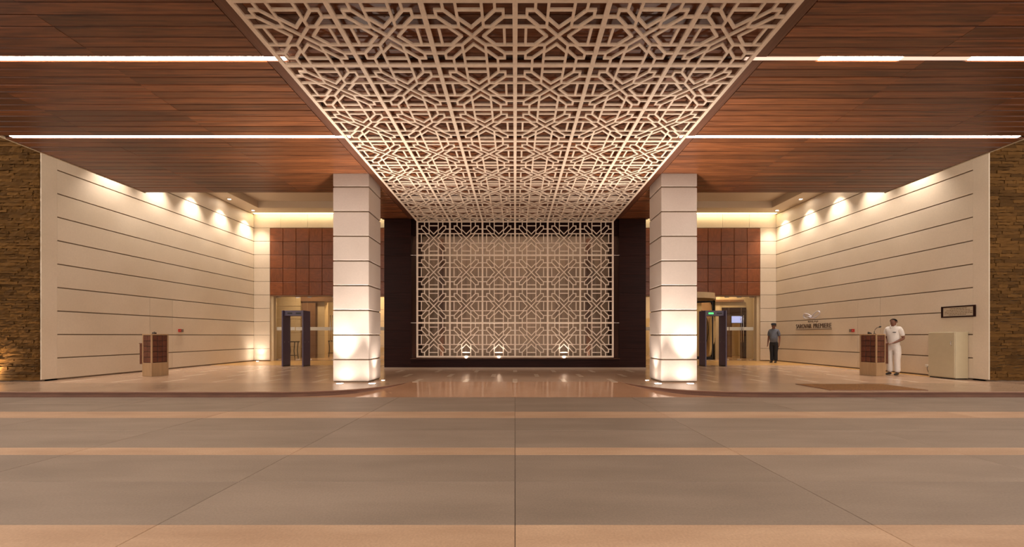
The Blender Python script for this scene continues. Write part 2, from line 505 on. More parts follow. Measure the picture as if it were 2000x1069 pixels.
for s, side in ((-1, 'left'), (1, 'right')):
    wl = thing('wall_' + side, 'cream stone wall with horizontal grooves on the %s of the entrance' % side, 'wall', kind='structure')
    core = MB().box(s * (W + 0.03), s * (W + 0.4), Y_END + 0.1, Y_BACK + 0.3, 0, 7.6).build('core', 'groove', wl)
    MB().cbox(s * W, s * (W + 0.028), Y_END, 11.0, 0.045, 7.5, 0.0015).build('end_strip', 'limestone', wl)
    zs = [0.045] + [g for g in GROOVES if g < 7.3]
    for i in range(len(zs)):
        z0 = zs[i] + (0.0 if i == 0 else 0.016)
        z1 = (zs[i + 1] - 0.016) if i + 1 < len(zs) else 7.5
        if i < 4:
            for (a, b_) in ((11.001, 13.786), (13.794, 14.696), (14.704, Y_BACK)):
                panel_mesh(a, b_, z0, z1, W, s, 'limestone', wl)
        else:
            panel_mesh(11.001, Y_BACK, z0, z1, W, s, 'limestone', wl)

# ------------------------------------------------------------------ ledge stone walls at the outer ends
def ledge_mesh(seed):
    r = random.Random(seed)
    nx, nz = 4, 1
    vs, fs = [], []
    for k in range(nz + 1):
        for i in range(nx + 1):
            vs.append((-0.5 + i / nx, -0.5 + r.uniform(-0.25, 0.2), -0.5 + k / nz + (r.uniform(-0.12, 0.12) if 0 < i < nx else 0)))
    n = len(vs)
    for k in range(nz + 1):
        for i in range(nx + 1):
            p = vs[k * (nx + 1) + i]
            vs.append((p[0], 0.5, p[2]))
    st = nx + 1
    for i in range(nx):
        fs.append((i, i + 1, st + i + 1, st + i))
        fs.append((n + i, n + st + i, n + st + i + 1, n + i + 1))
        fs.append((i, n + i, n + i + 1, i + 1))
        fs.append((st + i, st + i + 1, n + st + i + 1, n + st + i))
    fs.append((0, st, n + st, n)); fs.append((nx, n + nx, n + st + nx, st + nx))
    return vs, fs
ledge = []
for k in range(6):
    v_, f_ = ledge_mesh(k + 3)
    me = MB().add(v_, f_).mesh('brick')
    me.materials.append(M['brick'])
    ledge.append((me, v_, f_))
for s, side in ((-1, 'left'), (1, 'right')):
    rr = random.Random(11 if s < 0 else 23)
    bw = thing('wall_ledge_stone_' + side, 'rough brown ledge stone wall at the far %s edge' % side, 'wall', kind='structure')
    MB().box(s * (W + 0.03), s * 17, Y_END + 0.06, Y_END + 0.4, 0, 7.4).build('core', 'groove', bw)
    far = MB()
    z = 0.03
    rough = 1.0 if s < 0 else 0.35
    while z < 7.2:
        h = rr.choice([0.06, 0.07, 0.075, 0.085]) if s < 0 else rr.choice([0.075, 0.085, 0.09])
        x = W + 0.03
        first = True
        while x < 16.8:
            L = rr.uniform(0.22, 0.62)
            if first: L *= rr.uniform(0.4, 1.0); first = False
            k = rr.randrange(6)
            dep = 0.09
            yc = Y_END + 0.045 - rr.uniform(0, 0.03) * rough
            sc3 = (L - 0.006, dep * (1.0 if s < 0 else 0.6), h - 0.006)
            if x < 13.58 and z < 6.5:
                put('brick', ledge[k][0], bw, (s * (x + L / 2), yc, z + h / 2), (0, 0, 0), sc3)
            elif x < 16.8:
                far.add([(p[0] * sc3[0] + s * (x + L / 2), p[1] * sc3[1] + yc, p[2] * sc3[2] + z + h / 2) for p in ledge[k][1]], ledge[k][2])
            x += L
        z += h
    tag(far.build('brick', 'brick', bw), 'ledge stones outside the frame or above the canopy edge', kind='stuff')

# ------------------------------------------------------------------ door wall at the back
wb = thing('wall_back', 'cream stone and mahogany panelled wall above the glass doors', 'wall', kind='structure')
for s in (-1, 1):
    MB().box(s * 11.72, s * (W + 0.3), Y_BACK + 0.04, Y_BACK + 0.35, 0, 7.6).build('core', 'groove', wb)
    MB().box(s * 4.0, s * 11.72, Y_BACK + 0.05, Y_BACK + 0.35, 3.14, 7.6).build('core', 'groove', wb)
    zs = [0.045] + [g for g in GROOVES if g < 6.3]
    for i in range(len(zs)):
        z0 = zs[i] + (0 if i == 0 else 0.008)
        z1 = (zs[i + 1] - 0.008) if i + 1 < len(zs) else 6.35
        MB().cbox(s * 11.69, s * (W - 0.002), Y_BACK, Y_BACK + 0.06, z0, z1, 0.004).build('panel', 'limestone', wb)
    for k in range(6):
        x1 = W - 0.002 - 1.28 * k; x0 = max(x1 - 1.27, 4.2)
        MB().cbox(s * x0, s * x1, Y_BACK, Y_BACK + 0.06, 6.362, 7.5, 0.004).build('panel', 'limestone', wb)
    # square mahogany panels
    pm = MB()
    h = 0.305
    pm.add([(-h, 0.012, -h), (h, 0.012, -h), (h, 0.012, h), (-h, 0.012, h), (-h + .012, 0.0, -h + .012), (h - .012, 0.0, -h + .012), (h - .012, 0.0, h - .012), (-h + .012, 0.0, h - .012), (0, -0.004, 0),
            (-h, 0.05, -h), (h, 0.05, -h), (h, 0.05, h), (-h, 0.05, h)],
           [(0, 1, 5, 4), (1, 2, 6, 5), (2, 3, 7, 6), (3, 0, 4, 7), (4, 5, 8), (5, 6, 8), (6, 7, 8), (7, 4, 8), (0, 9, 10, 1), (1, 10, 11, 2), (2, 11, 12, 3), (3, 12, 9, 0), (12, 11, 10, 9)])
    pme = pm.mesh('square_panel'); pme.materials.append(M['panel_wood'])
    for c_ in range(11):
        for r_ in range(5):
            put('square_panel', pme, wb, (s * (11.69 - 0.311 - 0.622 * c_), Y_BACK, 3.14 + 0.32 + 0.64 * r_), (0, (PI / 2) * ((c_ + r_) % 4), 0), (1, 1, 1.03) if (c_ + r_) % 2 == 0 else (1.03, 1, 1))
MB().box(-4.9, 4.9, Y_BACK + 0.05, Y_BACK + 0.3, 0, 7.6).build('core', 'lobby_wall', wb)

# glass fronts
for s, side in ((-1, 'left'), (1, 'right')):
    gd = thing('door_1' if s < 0 else 'door_2', 'frameless glass door front with a frosted band below the %s mahogany panels' % side, 'glass door', kind='structure')
    edges = [4.95, 6.3, 7.65, 8.85, 10.05, 10.62, 11.55] if s < 0 else [4.95, 6.2, 7.0, 9.9, 10.35, 10.95, 11.55]
    yg = Y_BACK + 0.28
    for a, b_ in zip(edges[:-1], edges[1:]):
        if s > 0 and abs(a - 7.0) < 0.01: continue
        MB().box(s * (a + 0.004), s * (b_ - 0.004), yg, yg + 0.012, 0.015, 3.12).build('pane', 'glass', gd)
        MB().box(s * (a + 0.02), s * (b_ - 0.02), yg - 0.003, yg - 0.0015, 1.47, 1.63).build('frosted_band', 'frost', gd)
        for zz, hh in ((0.015, 0.07), (3.05, 0.07)):
            MB().cbox(s * (b_ - 0.22), s * (b_ - 0.01), yg - 0.012, yg + 0.022, zz, zz + hh, 0.004).build('patch_fitting', 'chrome', gd)
    for xh in ((8.80, 8.90) if s < 0 else (10.90, 11.0)):
        MB().tube([(s * xh, yg - 0.07, 0.9), (s * xh, yg - 0.07, 2.2)], 0.016).tube([(s * xh, yg - 0.07, 1.1), (s * xh, yg, 1.1)], 0.01).tube([(s * xh, yg - 0.07, 2.0), (s * xh, yg, 2.0)], 0.01).build('handle', 'chrome', gd)
    MB().box(s * 11.55, s * 11.72, Y_BACK + 0.06, Y_BACK + 0.34, 0, 3.14).build('door_jamb', 'lobby_wall', gd)
    MB().box(s * 4.9, s * 11.69, Y_BACK - 0.0, Y_BACK + 0.4, 3.10, 3.135).build('head_trim', 'lobby_brown', gd)

# ------------------------------------------------------------------ lobby behind the glass
lob = thing('wall_lobby', 'warm lit limestone lobby walls seen through the glass doors', 'wall', kind='structure')
MB().box(-14, 14, 25.0, 25.2, 0, 4.2).build('back', 'lobby_wall', lob)
for s in (-1, 1):
    MB().box(s * 13.8, s * 14, Y_BACK + 0.4, 25, 0, 4.2).build('side', 'lobby_wall', lob)
MB().box(-14, 14, Y_BACK + 0.36, 25.2, 4.2, 4.35).build('lobby_ceiling', 'soffit', lob)
# left: near wall, brown pillar, pale pilaster, lit wall with grooves
for z0, z1 in ((0, 0.60), (0.62, 1.36), (1.38, 2.1), (2.12, 2.8), (2.82, 4.2)):
    MB().cbox(-13.8, -11.62, 21.9, 22.05, z0, z1, 0.006).build('panel', 'lobby_wall', lob)
    MB().cbox(-10.45, -6.0, 24.8, 24.95, z0, z1, 0.006).build('panel', 'lobby_wall', lob)
MB().box(-11.6, -10.86, 22.0, 22.6, 0, 4.2).build('pillar', 'lobby_brown', lob)
MB().box(-10.85, -10.45, 22.2, 22.6, 0, 3.15).build('pilaster', 'lobby_wall', lob)
MB().box(-11.6, -8.0, 21.9, 22.6, 3.08, 4.2).build('beam', 'lobby_brown', lob)
# right: near wall with a dark wood portal
MB().box(12.25, 13.8, 21.5, 21.7, 0, 4.2).build('panel', 'lobby_wall', lob)
MB().box(10.98, 12.26, 21.5, 21.7, 2.71, 4.2).build('panel', 'lobby_wall', lob)
MB().box(9.6, 10.99, 21.5, 21.7, 0, 4.2).build('panel', 'lobby_wall', lob)
por = MB().box(10.98, 11.1, 21.45, 21.75, 0, 2.71).box(12.1, 12.26, 21.45, 21.75, 0, 2.71).box(11.1, 12.1, 21.45, 21.75, 2.3, 2.71)
por.build('portal_frame', 'dark_wood', lob)
MB().box(11.08, 12.12, 22.6, 22.7, 0, 2.5).build('portal_back', 'lobby_brown', lob)
MB().box(9.7, 12.1, 21.38, 21.5, 3.0, 3.12).build('cornice', 'lobby_brown', lob)
tv = thing('wall_screen', 'blue glowing display in the dark doorway behind the right glass door', 'screen', (11.72, 21.40, 2.07))
MB().cbox(-0.30, 0.30, -0.02, 0.03, -0.20, 0.20, 0.006).build('casing', 'black', tv)
MB().box(-0.275, 0.275, -0.024, -0.021, -0.175, 0.175).build('display', 'tv', tv)
MB().box(-0.05, 0.05, 0.03, 0.10, -0.05, 0.05).build('bracket', 'black', tv)
for nm, x, y_, wd, lab in (('console_table', -10.35, 23.4, 1.1, 'dark slim legged console table against the lit lobby wall'),
                           ('console_table', -11.35, 20.6, 0.55, 'small dark frame table behind the left walk-through detector')):
    ct = thing(nm, lab, 'table', (x, y_, 0))
    MB().cbox(-wd / 2, wd / 2, -0.2, 0.2, 0.88, 0.93, 0.005).build('tabletop', 'steel_dark', ct)
    for a in (-1, 1):
        for b_ in (-1, 1):
            MB().tube([(a * (wd / 2 - 0.06), b_ * 0.16, 0.88), (a * (wd / 2 - 0.10), b_ * 0.16, 0.45), (a * (wd / 2 - 0.05), b_ * 0.16, 0.0)], 0.02, 6).build('leg', 'steel_dark', ct)
    MB().cbox(-wd / 2 + 0.06, wd / 2 - 0.06, -0.17, 0.17, 0.2, 0.23, 0.004).build('shelf', 'steel_dark', ct)
for s, x in ((-1, -9.0), (1, 9.0)):
    lp = thing('lobby_ceiling_light', 'square lit ceiling panel inside the %s lobby' % ('left' if s < 0 else 'right'), 'ceiling light', (x, 22.4 if s > 0 else 23.6, 4.19))
    MB().box(-0.62, 0.62, -0.42, 0.42, -0.03, 0.0).build('frame', 'white_plastic', lp)
    l = bpy.data.lights.new('lobby_lamp', 'AREA'); l.shape = 'RECTANGLE'; l.size = 1.2; l.size_y = 0.8; l.energy = P_LOBBY; l.color = (1, 0.72, 0.42)
    lo = bpy.data.objects.new('lobby_lamp', l); COL.objects.link(lo); lo.parent = lp; lo.location = (0, 0, -0.04)
    lp2 = thing('lobby_ceiling_light', 'round lobby ceiling lamp just inside the %s glass doors' % ('left' if s < 0 else 'right'), 'ceiling light', (s * 11.0, 20.7, 4.19))
    MB().lathe([(0.0, -0.03), (0.25, -0.03), (0.27, 0.0)], 20).build('frame', 'white_plastic', lp2)
    l = bpy.data.lights.new('lobby_lamp', 'AREA'); l.shape = 'DISK'; l.size = 0.5; l.energy = P_LOBBY * 0.35; l.color = (1, 0.74, 0.45)
    lo = bpy.data.objects.new('lobby_lamp', l); COL.objects.link(lo); lo.parent = lp2; lo.location = (0, 0, -0.05)

# revolving door (right)
rv = thing('door_3', 'cream drum revolving door with black framed leaf behind the right column', 'door', (8.45, 20.2, 0), kind='structure')
R = 1.42
MB().lathe([(R - 0.08, 2.98), (R, 2.98), (R, 3.25), (R - 0.08, 3.25), (R - 0.08, 2.98)], 48, sm=False).build('drum_fascia', 'lobby_wall', rv)
MB().lathe([(0.001, 3.24), (R, 3.24)], 48, sm=False).build('drum_roof', 'lobby_wall', rv)
for a in (-0.35, -PI + 0.35):
    MB().lathe([(R - 0.05, 0.0), (R - 0.01, 0.0), (R - 0.01, 2.98), (R - 0.05, 2.98), (R - 0.05, 0)], 8, a0=a - 0.05, a1=a + 0.05, sm=False).build('drum_post', 'chrome', rv)
    MB().lathe([(R - 0.03, 0.02), (R - 0.02, 0.02), (R - 0.02, 2.97), (R - 0.03, 2.97)], 16, a0=a + 0.05 if a > -1 else a - 0.9, a1=a + 0.9 if a > -1 else a - 0.05, sm=True).build('curved_pane', 'glass', rv)
for k in range(3):
    a = -0.62 + k * 2 * PI / 3
    lf = MB()
    mat_ = Matrix.Rotation(a, 4, 'Z')
    lf.box(0.06, 0.12, -0.025, 0.025, 0.05, 2.9).box(R - 0.16, R - 0.1, -0.025, 0.025, 0.05, 2.9).box(0.06, R - 0.1, -0.025, 0.025, 2.82, 2.9).box(0.06, R - 0.1, -0.025, 0.025, 0.05, 0.2)
    lf.xf(mat_)
    leaf = lf.build('door_leaf', 'steel_dark', rv)
    MB().box(0.12, R - 0.16, -0.006, 0.006, 0.2, 2.82).xf(mat_).build('pane', 'glass', leaf)
MB().lathe([(0.06, 0.0), (0.06, 2.95)], 12).build('center_post', 'chrome', rv)

# ------------------------------------------------------------------ cream ceiling between canopy and door wall
cl = thing('ceiling_cream', 'cream plaster ceiling with raised centre beside the glass doors', 'ceiling', kind='structure')
for s in (-1, 1):
    MB().box(s * 11.6, s * (W + 0.05), 9.2, 18.26, HS, HS + 0.5).build('perimeter_band', 'soffit', cl)
    MB().box(s * 4.2, s * (W + 0.05), 18.26, 19.03, HS, HS + 0.5).build('perimeter_band', 'soffit', cl)
    MB().box(s * 4.2, s * 11.6, 11.0, 18.26, HS + 0.3, HS + 0.5).build('raised_panel', 'soffit', cl)
    MB().box(s * 4.2, s * (W + 0.05), 19.03, Y_BACK + 0.05, HS + 0.1, HS + 0.5).build('cove_slot', 'soffit', cl)
    cv_l = thing('cove_light', 'warm cove light strip above the %s mahogany panels' % ('left' if s < 0 else 'right'), 'light strip', (s * 8.5, 19.12, HS))
    MB().cbox(-3.85, 3.85, -0.06, 0.06, 0.0, 0.03, 0.005).build('diffuser', 'cove', cv_l)
    MB().box(-3.85, 3.85, -0.075, 0.075, 0.031, 0.099).build('channel', 'white_plastic', cv_l)

# ------------------------------------------------------------------ wooden canopy
can = thing('ceiling', 'dark reddish brown plank canopy over the driveway', 'ceiling', kind='structure')
pl_cache = {}
def plank(x0, x1, y0, y1):
    key = (round(x1 - x0, 3), round(y1 - y0, 4))
    if key not in pl_cache:
        hx = (x1 - x0) / 2 - 0.0015; hy = (y1 - y0) / 2 - 0.005; c = 0.011
        m_ = MB()
        prof = [(-hy, 0.03), (-hy, c), (-hy + c, 0.0), (hy - c, 0.0), (hy, c), (hy, 0.03)]
        m_.add([(-hx, a, b_) for a, b_ in prof] + [(hx, a, b_) for a, b_ in prof],
               [(i, i + 1, 7 + i, 6 + i) for i in range(5)] + [(5, 0, 6, 11), (0, 5, 4, 3, 2, 1), (6, 7, 8, 9, 10, 11)])
        me = m_.mesh('plank'); me.materials.append(M['plank'])
        pl_cache[key] = me
    return put('plank', pl_cache[key], can, ((x0 + x1) / 2, (y0 + y1) / 2, HC + random.uniform(-0.003, 0.003)))
strips_y = [8.56, 6.15, 3.735]
Y_CAN = 3.0            # unseen canopy edge, cut short to let more sky light in
SWH = 0.044
segs = [(6.15 + SWH, 8.56 - SWH, 12), (8.56 + SWH, Y_WB, 16)]
yy_rows = []
for a, b_, n in segs:
    for i in range(n):
        yy_rows.append((a + (b_ - a) * i / n, a + (b_ - a) * (i + 1) / n))
yA = 6.15 - SWH
for i in range(7):
    yy_rows.append((yA - 0.2 * (i + 1), yA - 0.2 * i))
XS = [3.80, 6.28, 8.80, XE - 0.03]
for (a, b_) in yy_rows:
    for s in (-1, 1):
        for x0, x1 in zip(XS[:-1], XS[1:]):
            if s > 0: plank(x0, x1, a, b_)
            else: plank(-x1, -x0, a, b_)
    plank(-3.45, 3.45, a, b_)
for i in range(13):                       # centre run behind the wings, up to the screen wall
    a = Y_WB + (Y_BOX - Y_WB) * i / 13; b_ = Y_WB + (Y_BOX - Y_WB) * (i + 1) / 13
    plank(-3.45, 3.45, a, b_)
    plank(3.80, 4.83, a, b_); plank(-4.83, -3.80, a, b_)
for s in (-1, 1):
    for a, b_ in ((Y_CAN, 3.735 - SWH), (3.735 + SWH, 6.15 - SWH), (6.15 + SWH, 8.56 - SWH), (8.56 + SWH, Y_BOX)):
        MB().cbox(s * 3.455, s * 3.795, a + 0.002, b_ - 0.002, HC, HC + 0.03, 0.006).build('border_board', 'plank_border', can)
    MB().box(s * (XE - 0.03), s * XE, Y_CAN, Y_WB, HC - 0.012, HC + 0.36).build('edge_trim', 'trim', can)
near = MB()
y = yA - 1.4
while y > Y_CAN + 0.2:
    if all(abs(y - 0.1 - sy) > 0.16 for sy in strips_y):
        for x0, x1 in ((-XE + .03, -8.8), (-8.8, -6.28), (-6.28, -3.8), (-3.45, 3.45), (3.8, 6.28), (6.28, 8.8), (8.8, XE - .03)):
            near.box(x0 + .002, x1 - .002, y - 0.195, y - 0.005, HC, HC + 0.03)
    y -= 0.2
tag(near.build('plank', 'plank', can), 'planks overhead nearer than the frame', kind='stuff')
MB().box(-XE, XE, Y_CAN, Y_WB, HC + 0.035, HC + 0.36).build('deck', 'fascia', can)
MB().box(-4.83, 4.83, Y_WB, Y_BOX + 0.2, HC + 0.035, HC + 0.36).build('deck', 'fascia', can)

# light strips in the canopy
ordn = ['nearest the columns', 'nearer the camera']
for i, sy in enumerate(strips_y):
    for s, side in ((-1, 'left'), (1, 'right')):
        where = ['crossing the %s canopy just before the column', 'crossing the %s canopy at the top of the view',
                 'overhead on the %s, third from the columns'][i] % side
        st = thing('light_strip', 'recessed warm linear light ' + where, 'light strip', (s * 7.08, sy, HC), group='linear lights in the plank canopy')
        MB().box(-3.6, 3.6, -SWH, SWH, 0.014, 0.034).build('channel', 'white_plastic', st)
        if i == 1 and s > 0:
            spans = [(3.5, 4.62, 0), (4.63, 5.86, 1), (5.87, 6.90, 0), (6.91, 8.7, 1), (8.71, 10.66, 1)]
        else:
            spans = [(3.5, 5.3, 1), (5.303, 7.1, 1), (7.103, 8.9, 1), (8.903, 10.66, 1)]
        for a, b_, lit in spans:
            MB().box(min(s * a, s * b_) - s * 7.08, max(s * a, s * b_) - s * 7.08, -SWH + 0.012, SWH - 0.012, 0.004, 0.0135).build('diffuser', 'strip_lit' if lit else 'strip_spill_glow', st)

# ------------------------------------------------------------------ lattice
def lattice_tile(tx, ty, wd, t):
    m_ = MB()
    def P(u, v): return ((u - 0.5) * tx, (0.5 - v) * ty)
    segs_ = []
    def S(a, b_): segs_.append((a, b_))
    lo, hi = 0.36, 0.64
    S((lo, lo), (hi, hi)); S((hi, lo), (lo, hi))
    for k in (lo, hi):
        S((0, k), (lo + .012, k)); S((hi - .012, k), (1, k)); S((k, 0), (k, lo + .012)); S((k, hi - .012), (k, 1))
    for fu in (0, 1):
        for fv in (0, 1):
            def q(u, v): return (u if fu == 0 else 1 - u, v if fv == 0 else 1 - v)
            S(q(0.22, 0.13), q(lo, 0.275)); S(q(0.13, 0.22), q(0.275, lo))
            S(q(0.13, 0.23), q(0.13, 0.118)); S(q(0.118, 0.13), q(0.23, 0.13))
            S(q(0.22, 0.0), q(0.22, 0.135)); S(q(0.0, 0.22), q(0.135, 0.22))
    for f in (0, 1):
        g = (lambda v: v) if f == 0 else (lambda v: 1 - v)
        S((lo, g(0.235)), (0.508, g(0.378))); S((0.492, g(0.378)), (hi, g(0.235)))
        S((g(0.235), lo), (g(0.378), 0.508)); S((g(0.378), 0.492), (g(0.235), hi))
        S((lo, g(0.125)), (hi, g(0.125))); S((g(0.125), lo), (g(0.125), hi))
    for i, (a, b_) in enumerate(segs_):
        e = 0.0003 * (i % 9)
        m_.bar2(P(*a), P(*b_), wd, e, t - e)
    return m_

lat = thing('ceiling_lattice', 'pale wooden star patterned lattice hanging below the plank canopy', 'lattice')
me = lattice_tile(TX, TY, 0.036, 0.03).mesh('lattice_panel'); me.materials.append(M['lattice'])
NR = 9
for r_ in range(NR):
    for c_ in range(6):
        put('lattice_panel', me, lat, (-HW + TX * (c_ + 0.5), Y_SCR - TY * (r_ + 0.5), HL + 0.002))
for c_ in range(7):
    x = -HW + TX * c_
    MB().cbox(x - 0.033, x + 0.033, Y_SCR - TY * NR - 0.03, Y_SCR + 0.03, HL - 0.003, HL + 0.035, 0.004).build('frame_bar', 'lattice', lat)
for r_ in range(NR + 1):
    y_ = Y_SCR - TY * r_
    MB().cbox(-HW - 0.03, HW + 0.03, y_ - 0.033, y_ + 0.033, HL - 0.001, HL + 0.034, 0.004).build('frame_bar', 'lattice', lat)
for r_ in range(0, NR + 1, 2):
    for c_ in range(0, 7, 2):
        MB().box(-HW + TX * c_ - 0.012, -HW + TX * c_ + 0.012, Y_SCR - TY * r_ - 0.012, Y_SCR - TY * r_ + 0.012, HL + 0.03, HC + 0.01).build('hanger', 'steel_dark', lat)

ZB = EYE - 40.5 * Y_SCR / F
TZ = (HL - ZB) / 4
scr = thing('screen_lattice', 'upright pale star patterned lattice screen framed by dark wood', 'lattice')
me = lattice_tile(TX, TZ, 0.030, 0.04).mesh('lattice_panel'); me.materials.append(M['lattice_brightened'])
for r_ in range(4):
    for c_ in range(6):
        put('lattice_panel', me, scr, (-HW + TX * (c_ + 0.5), Y_SCR + 0.025, ZB + TZ * (r_ + 0.5)), (PI / 2, 0, 0))
for c_ in range(7):
    x = -HW + TX * c_
    MB().cbox(x - 0.03, x + 0.03, Y_SCR - 0.028, Y_SCR + 0.028, ZB - 0.03, HL - 0.004, 0.004).build('frame_bar', 'lattice_brightened', scr)
for r_ in range(5):
    z = ZB + TZ * r_
    MB().cbox(-HW - 0.03, HW + 0.03, Y_SCR - 0.027, Y_SCR + 0.027, z - 0.03, min(z + 0.03, HL - 0.004), 0.004).build('frame_bar', 'lattice_brightened', scr)
for s in (-1, 1):
    for r_ in (1, 3):
        MB().tube([(s * (HW + 0.02), Y_SCR - 0.01, ZB + TZ * r_), (s * (HW + 0.24), Y_SCR - 0.01, ZB + TZ * r_)], 0.02).build('side_bracket', 'chrome', scr)
    MB().tube([(s * TX, Y_SCR, ZB - 0.02), (s * TX, Y_SCR, 0.395)], 0.015).build('foot', 'chrome', scr)

# ------------------------------------------------------------------ dark wood screen wall
wc = thing('wall_center', 'dark glossy wood surround holding the lattice screen between the columns', 'wall', kind='structure')
ZTOP = HC + 0.2
for s in (-1, 1):
    for k in range(8):
        z0 = 0.07 + k * (HC - 0.07) / 8; z1 = z0 + (HC - 0.07) / 8
        MB().cbox(s * 3.74, s * 4.70, Y_BOX, Y_BOX + 0.1, z0 + 0.001, z1 - 0.001, 0.002).build('veneer_panel', 'dark_wood', wc)
    MB().box(s * 3.742, s * 4.70, Y_BOX + 0.1, 16.6, 0, 7.4).build('core', 'dark_wood', wc)
    MB().box(s * 4.70, s * 4.71, Y_BOX + 0.01, 16.6, 0.07, 7.4).build('flank', 'dark_wood', wc)
MB().cbox(-3.74, 3.74, Y_BOX, Y_BOX + 0.1, 0.07, 0.38, 0.003).build('sill_face', 'dark_wood', wc)
MB().cbox(-3.74, 3.74, Y_BOX - 0.12, Y_BOX + 0.22, 0.375, 0.395, 0.004).build('sill_ledge', 'niche_brown', wc)
MB().box(-4.72, 4.72, Y_BOX + 0.02, 16.6, 0.0, 0.07).build('plinth', 'border_floor', wc)
MB().box(-3.74, 3.74, Y_BOX + 0.15, Y_BOX + 0.4, 4.88, HC + 0.2).build('header', 'dark_wood', wc)
MB().box(-3.74, 3.74, Y_BOX + 0.11, 16.5, 0.1, 0.254).build('niche_floor', 'niche_brown', wc)
MB().box(-3.74, 3.74, 16.3, 16.5, 0.1, 7.4).build('backing', 'niche', wc)
MB().box(-3.74, 3.74, Y_BOX + 0.3, 16.5, HC + 0.2, HC + 0.3).build('niche_top', 'dark_wood', wc)
for s in (-1, 1):
    MB().box(s * 2.72, s * 2.86, 15.4, 15.6, 0.395, 4.9).build('niche_post', 'niche_brown', wc)
MB().box(-3.73, 3.73, Y_BOX + 0.12, Y_BOX + 0.13, 0.4, 4.87).build('pane', 'glass_screen', wc)

nl = thing('niche_fill', 'added hidden fill lamp brightening the striped backing behind the lattice screen', 'light strip', (0, Y_BOX + 0.62, HC - 0.02))  # added fill light, not a known fitting; brightens the dark backing
MB().box(-3.5, 3.5, -0.05, 0.05, 0.012, 0.09).build('channel', 'white_plastic', nl)
MB().box(-3.48, 3.48, -0.04, 0.04, 0.0, 0.011).build('diffuser', 'niche_fill_glow', nl)
nl2 = thing('niche_fill', 'added hidden fill lamp low down behind the lattice screen', 'light strip', (0, Y_BOX + 0.45, 0.255))  # second added fill light, lifts the lower part of the backing
MB().box(-3.5, 3.5, -0.05, 0.05, 0.0, 0.06).build('channel', 'white_plastic', nl2)
MB().box(-3.48, 3.48, -0.04, 0.04, 0.061, 0.07).build('diffuser', 'niche_fill_glow', nl2)
# ------------------------------------------------------------------ columns
for s, side in ((-1, 'left'), (1, 'right')):
    co = thing('column', 'square pale stone column with horizontal grooves, %s of the lattice screen' % side, 'column', (s * 4.25, 10.475 + 0.455, 0), group='pair of stone columns')
    hw, hd = 0.464, 0.455
    MB().box(-hw + 0.025, hw - 0.025, -hd + 0.025, hd - 0.025, 0, HC).build('core', 'groove', co)
    zs = [0.03] + [g - 0.012 for g in GROOVES if g < HC - 0.2] + [HC]
    for i in range(len(zs) - 1):
        MB().cbox(-hw, hw, -hd, hd, zs[i] + (0.016 if i else 0), zs[i + 1] - (0.016 if i < len(zs) - 2 else 0), 0.008).build('stone_block', 'column', co)

# ------------------------------------------------------------------ lamps
def floor_lamp(x, y_, r, label, power, target, size=1.3, blend=1.0, z=0.0, group='recessed floor uplights', col=WARM2, rad=0.04):
    t = thing('floor_uplight', label, 'uplight', (x, y_, z), group=group)
    MB().lathe([(r, 0.001), (r + 0.025, 0.001), (r + 0.025, 0.008), (r, 0.008)], 20, sm=False).build('rim', 'chrome', t)
    MB().lathe([(0.001, 0.006), (r, 0.005)], 20).build('lens', 'lamp', t)
    spot('uplight_lamp', (x, y_, z + 0.035), target, power, size, blend, col, rad, t)
    return t
for s, side in ((-1, 'left'), (1, 'right')):
    floor_lamp(s * 4.40, 10.16, 0.085, 'round floor uplight before the outer front of the %s column' % side, P_COL, (s * 4.42, 10.04, 1.0))
    floor_lamp(s * 3.59, 10.16, 0.085, 'round floor uplight at the inner front corner of the %s column' % side, P_COL, (s * 3.40, 10.05, 1.0), 1.35)
    floor_lamp(s * 3.55, 10.88, 0.05, 'small round floor uplight beside the inner face of the %s column' % side, P_COL * 0.12, (s * 3.55, 10.88, 1.0), 1.4)
floor_lamp(-13.62, 10.42, 0.07, 'floor uplight grazing the rough ledge stone wall on the left', P_BRICK, (-13.60, 10.50, 1.0), 2.0, col=(1, 0.72, 0.42))
floor_lamp(-12.1, 19.0, 0.06, 'floor uplight by the cream pilaster in the left rear corner', P_PIL, (-12.1, 19.05, 1.0), 1.6, z=0.004)
for x, lab in ((-1.75, 'small uplight on the screen sill, leftmost of three'), (-0.58, 'small uplight on the screen sill, middle of three'), (1.75, 'small uplight on the screen sill, rightmost of three')):
    t = thing('sill_uplight', lab, 'uplight', (x, Y_SCR - 0.02, 0.395), group='uplights on the screen sill')
    MB().lathe([(0.001, 0.0), (0.045, 0.0), (0.045, 0.02), (0.035, 0.02)], 14).build('housing', 'chrome', t)
    MB().lathe([(0.001, 0.022), (0.035, 0.020)], 14).build('lens', 'lamp', t)
    spot('sill_lamp', (x, Y_SCR - 0.05, 0.43), (x, Y_SCR + 0.0, 1.4), P_SCREEN, 1.5, 1.0, WARM2, 0.02, t)
names5 = ['nearest the glass doors', 'second from the glass doors', 'third from the glass doors', 'fourth from the glass doors', 'farthest from the glass doors']
for s, side in ((-1, 'left'), (1, 'right')):
    for i, yy in enumerate([18.65, 17.1, 15.55, 14.0, 12.45]):
        t = thing('wall_downlight', 'recessed wall washing downlight over the %s cream wall, %s' % (side, names5[i]), 'downlight', (s * 12.08, yy, HS), group='wall washing downlights')
        MB().lathe([(0.055, -0.001), (0.085, -0.001), (0.085, -0.012), (0.06, -0.012), (0.055, -0.001)], 20, sm=False).build('ring', 'chrome', t)
        MB().lathe([(0.001, -0.006), (0.055, -0.004)], 16).build('lens', 'lamp', t)
        spot('downlight_lamp', (s * 12.08, yy, HS - 0.03), (s * 12.10, yy, 0), P_WALL, math.radians(86), 1.0, WARM2, 0.03, t)

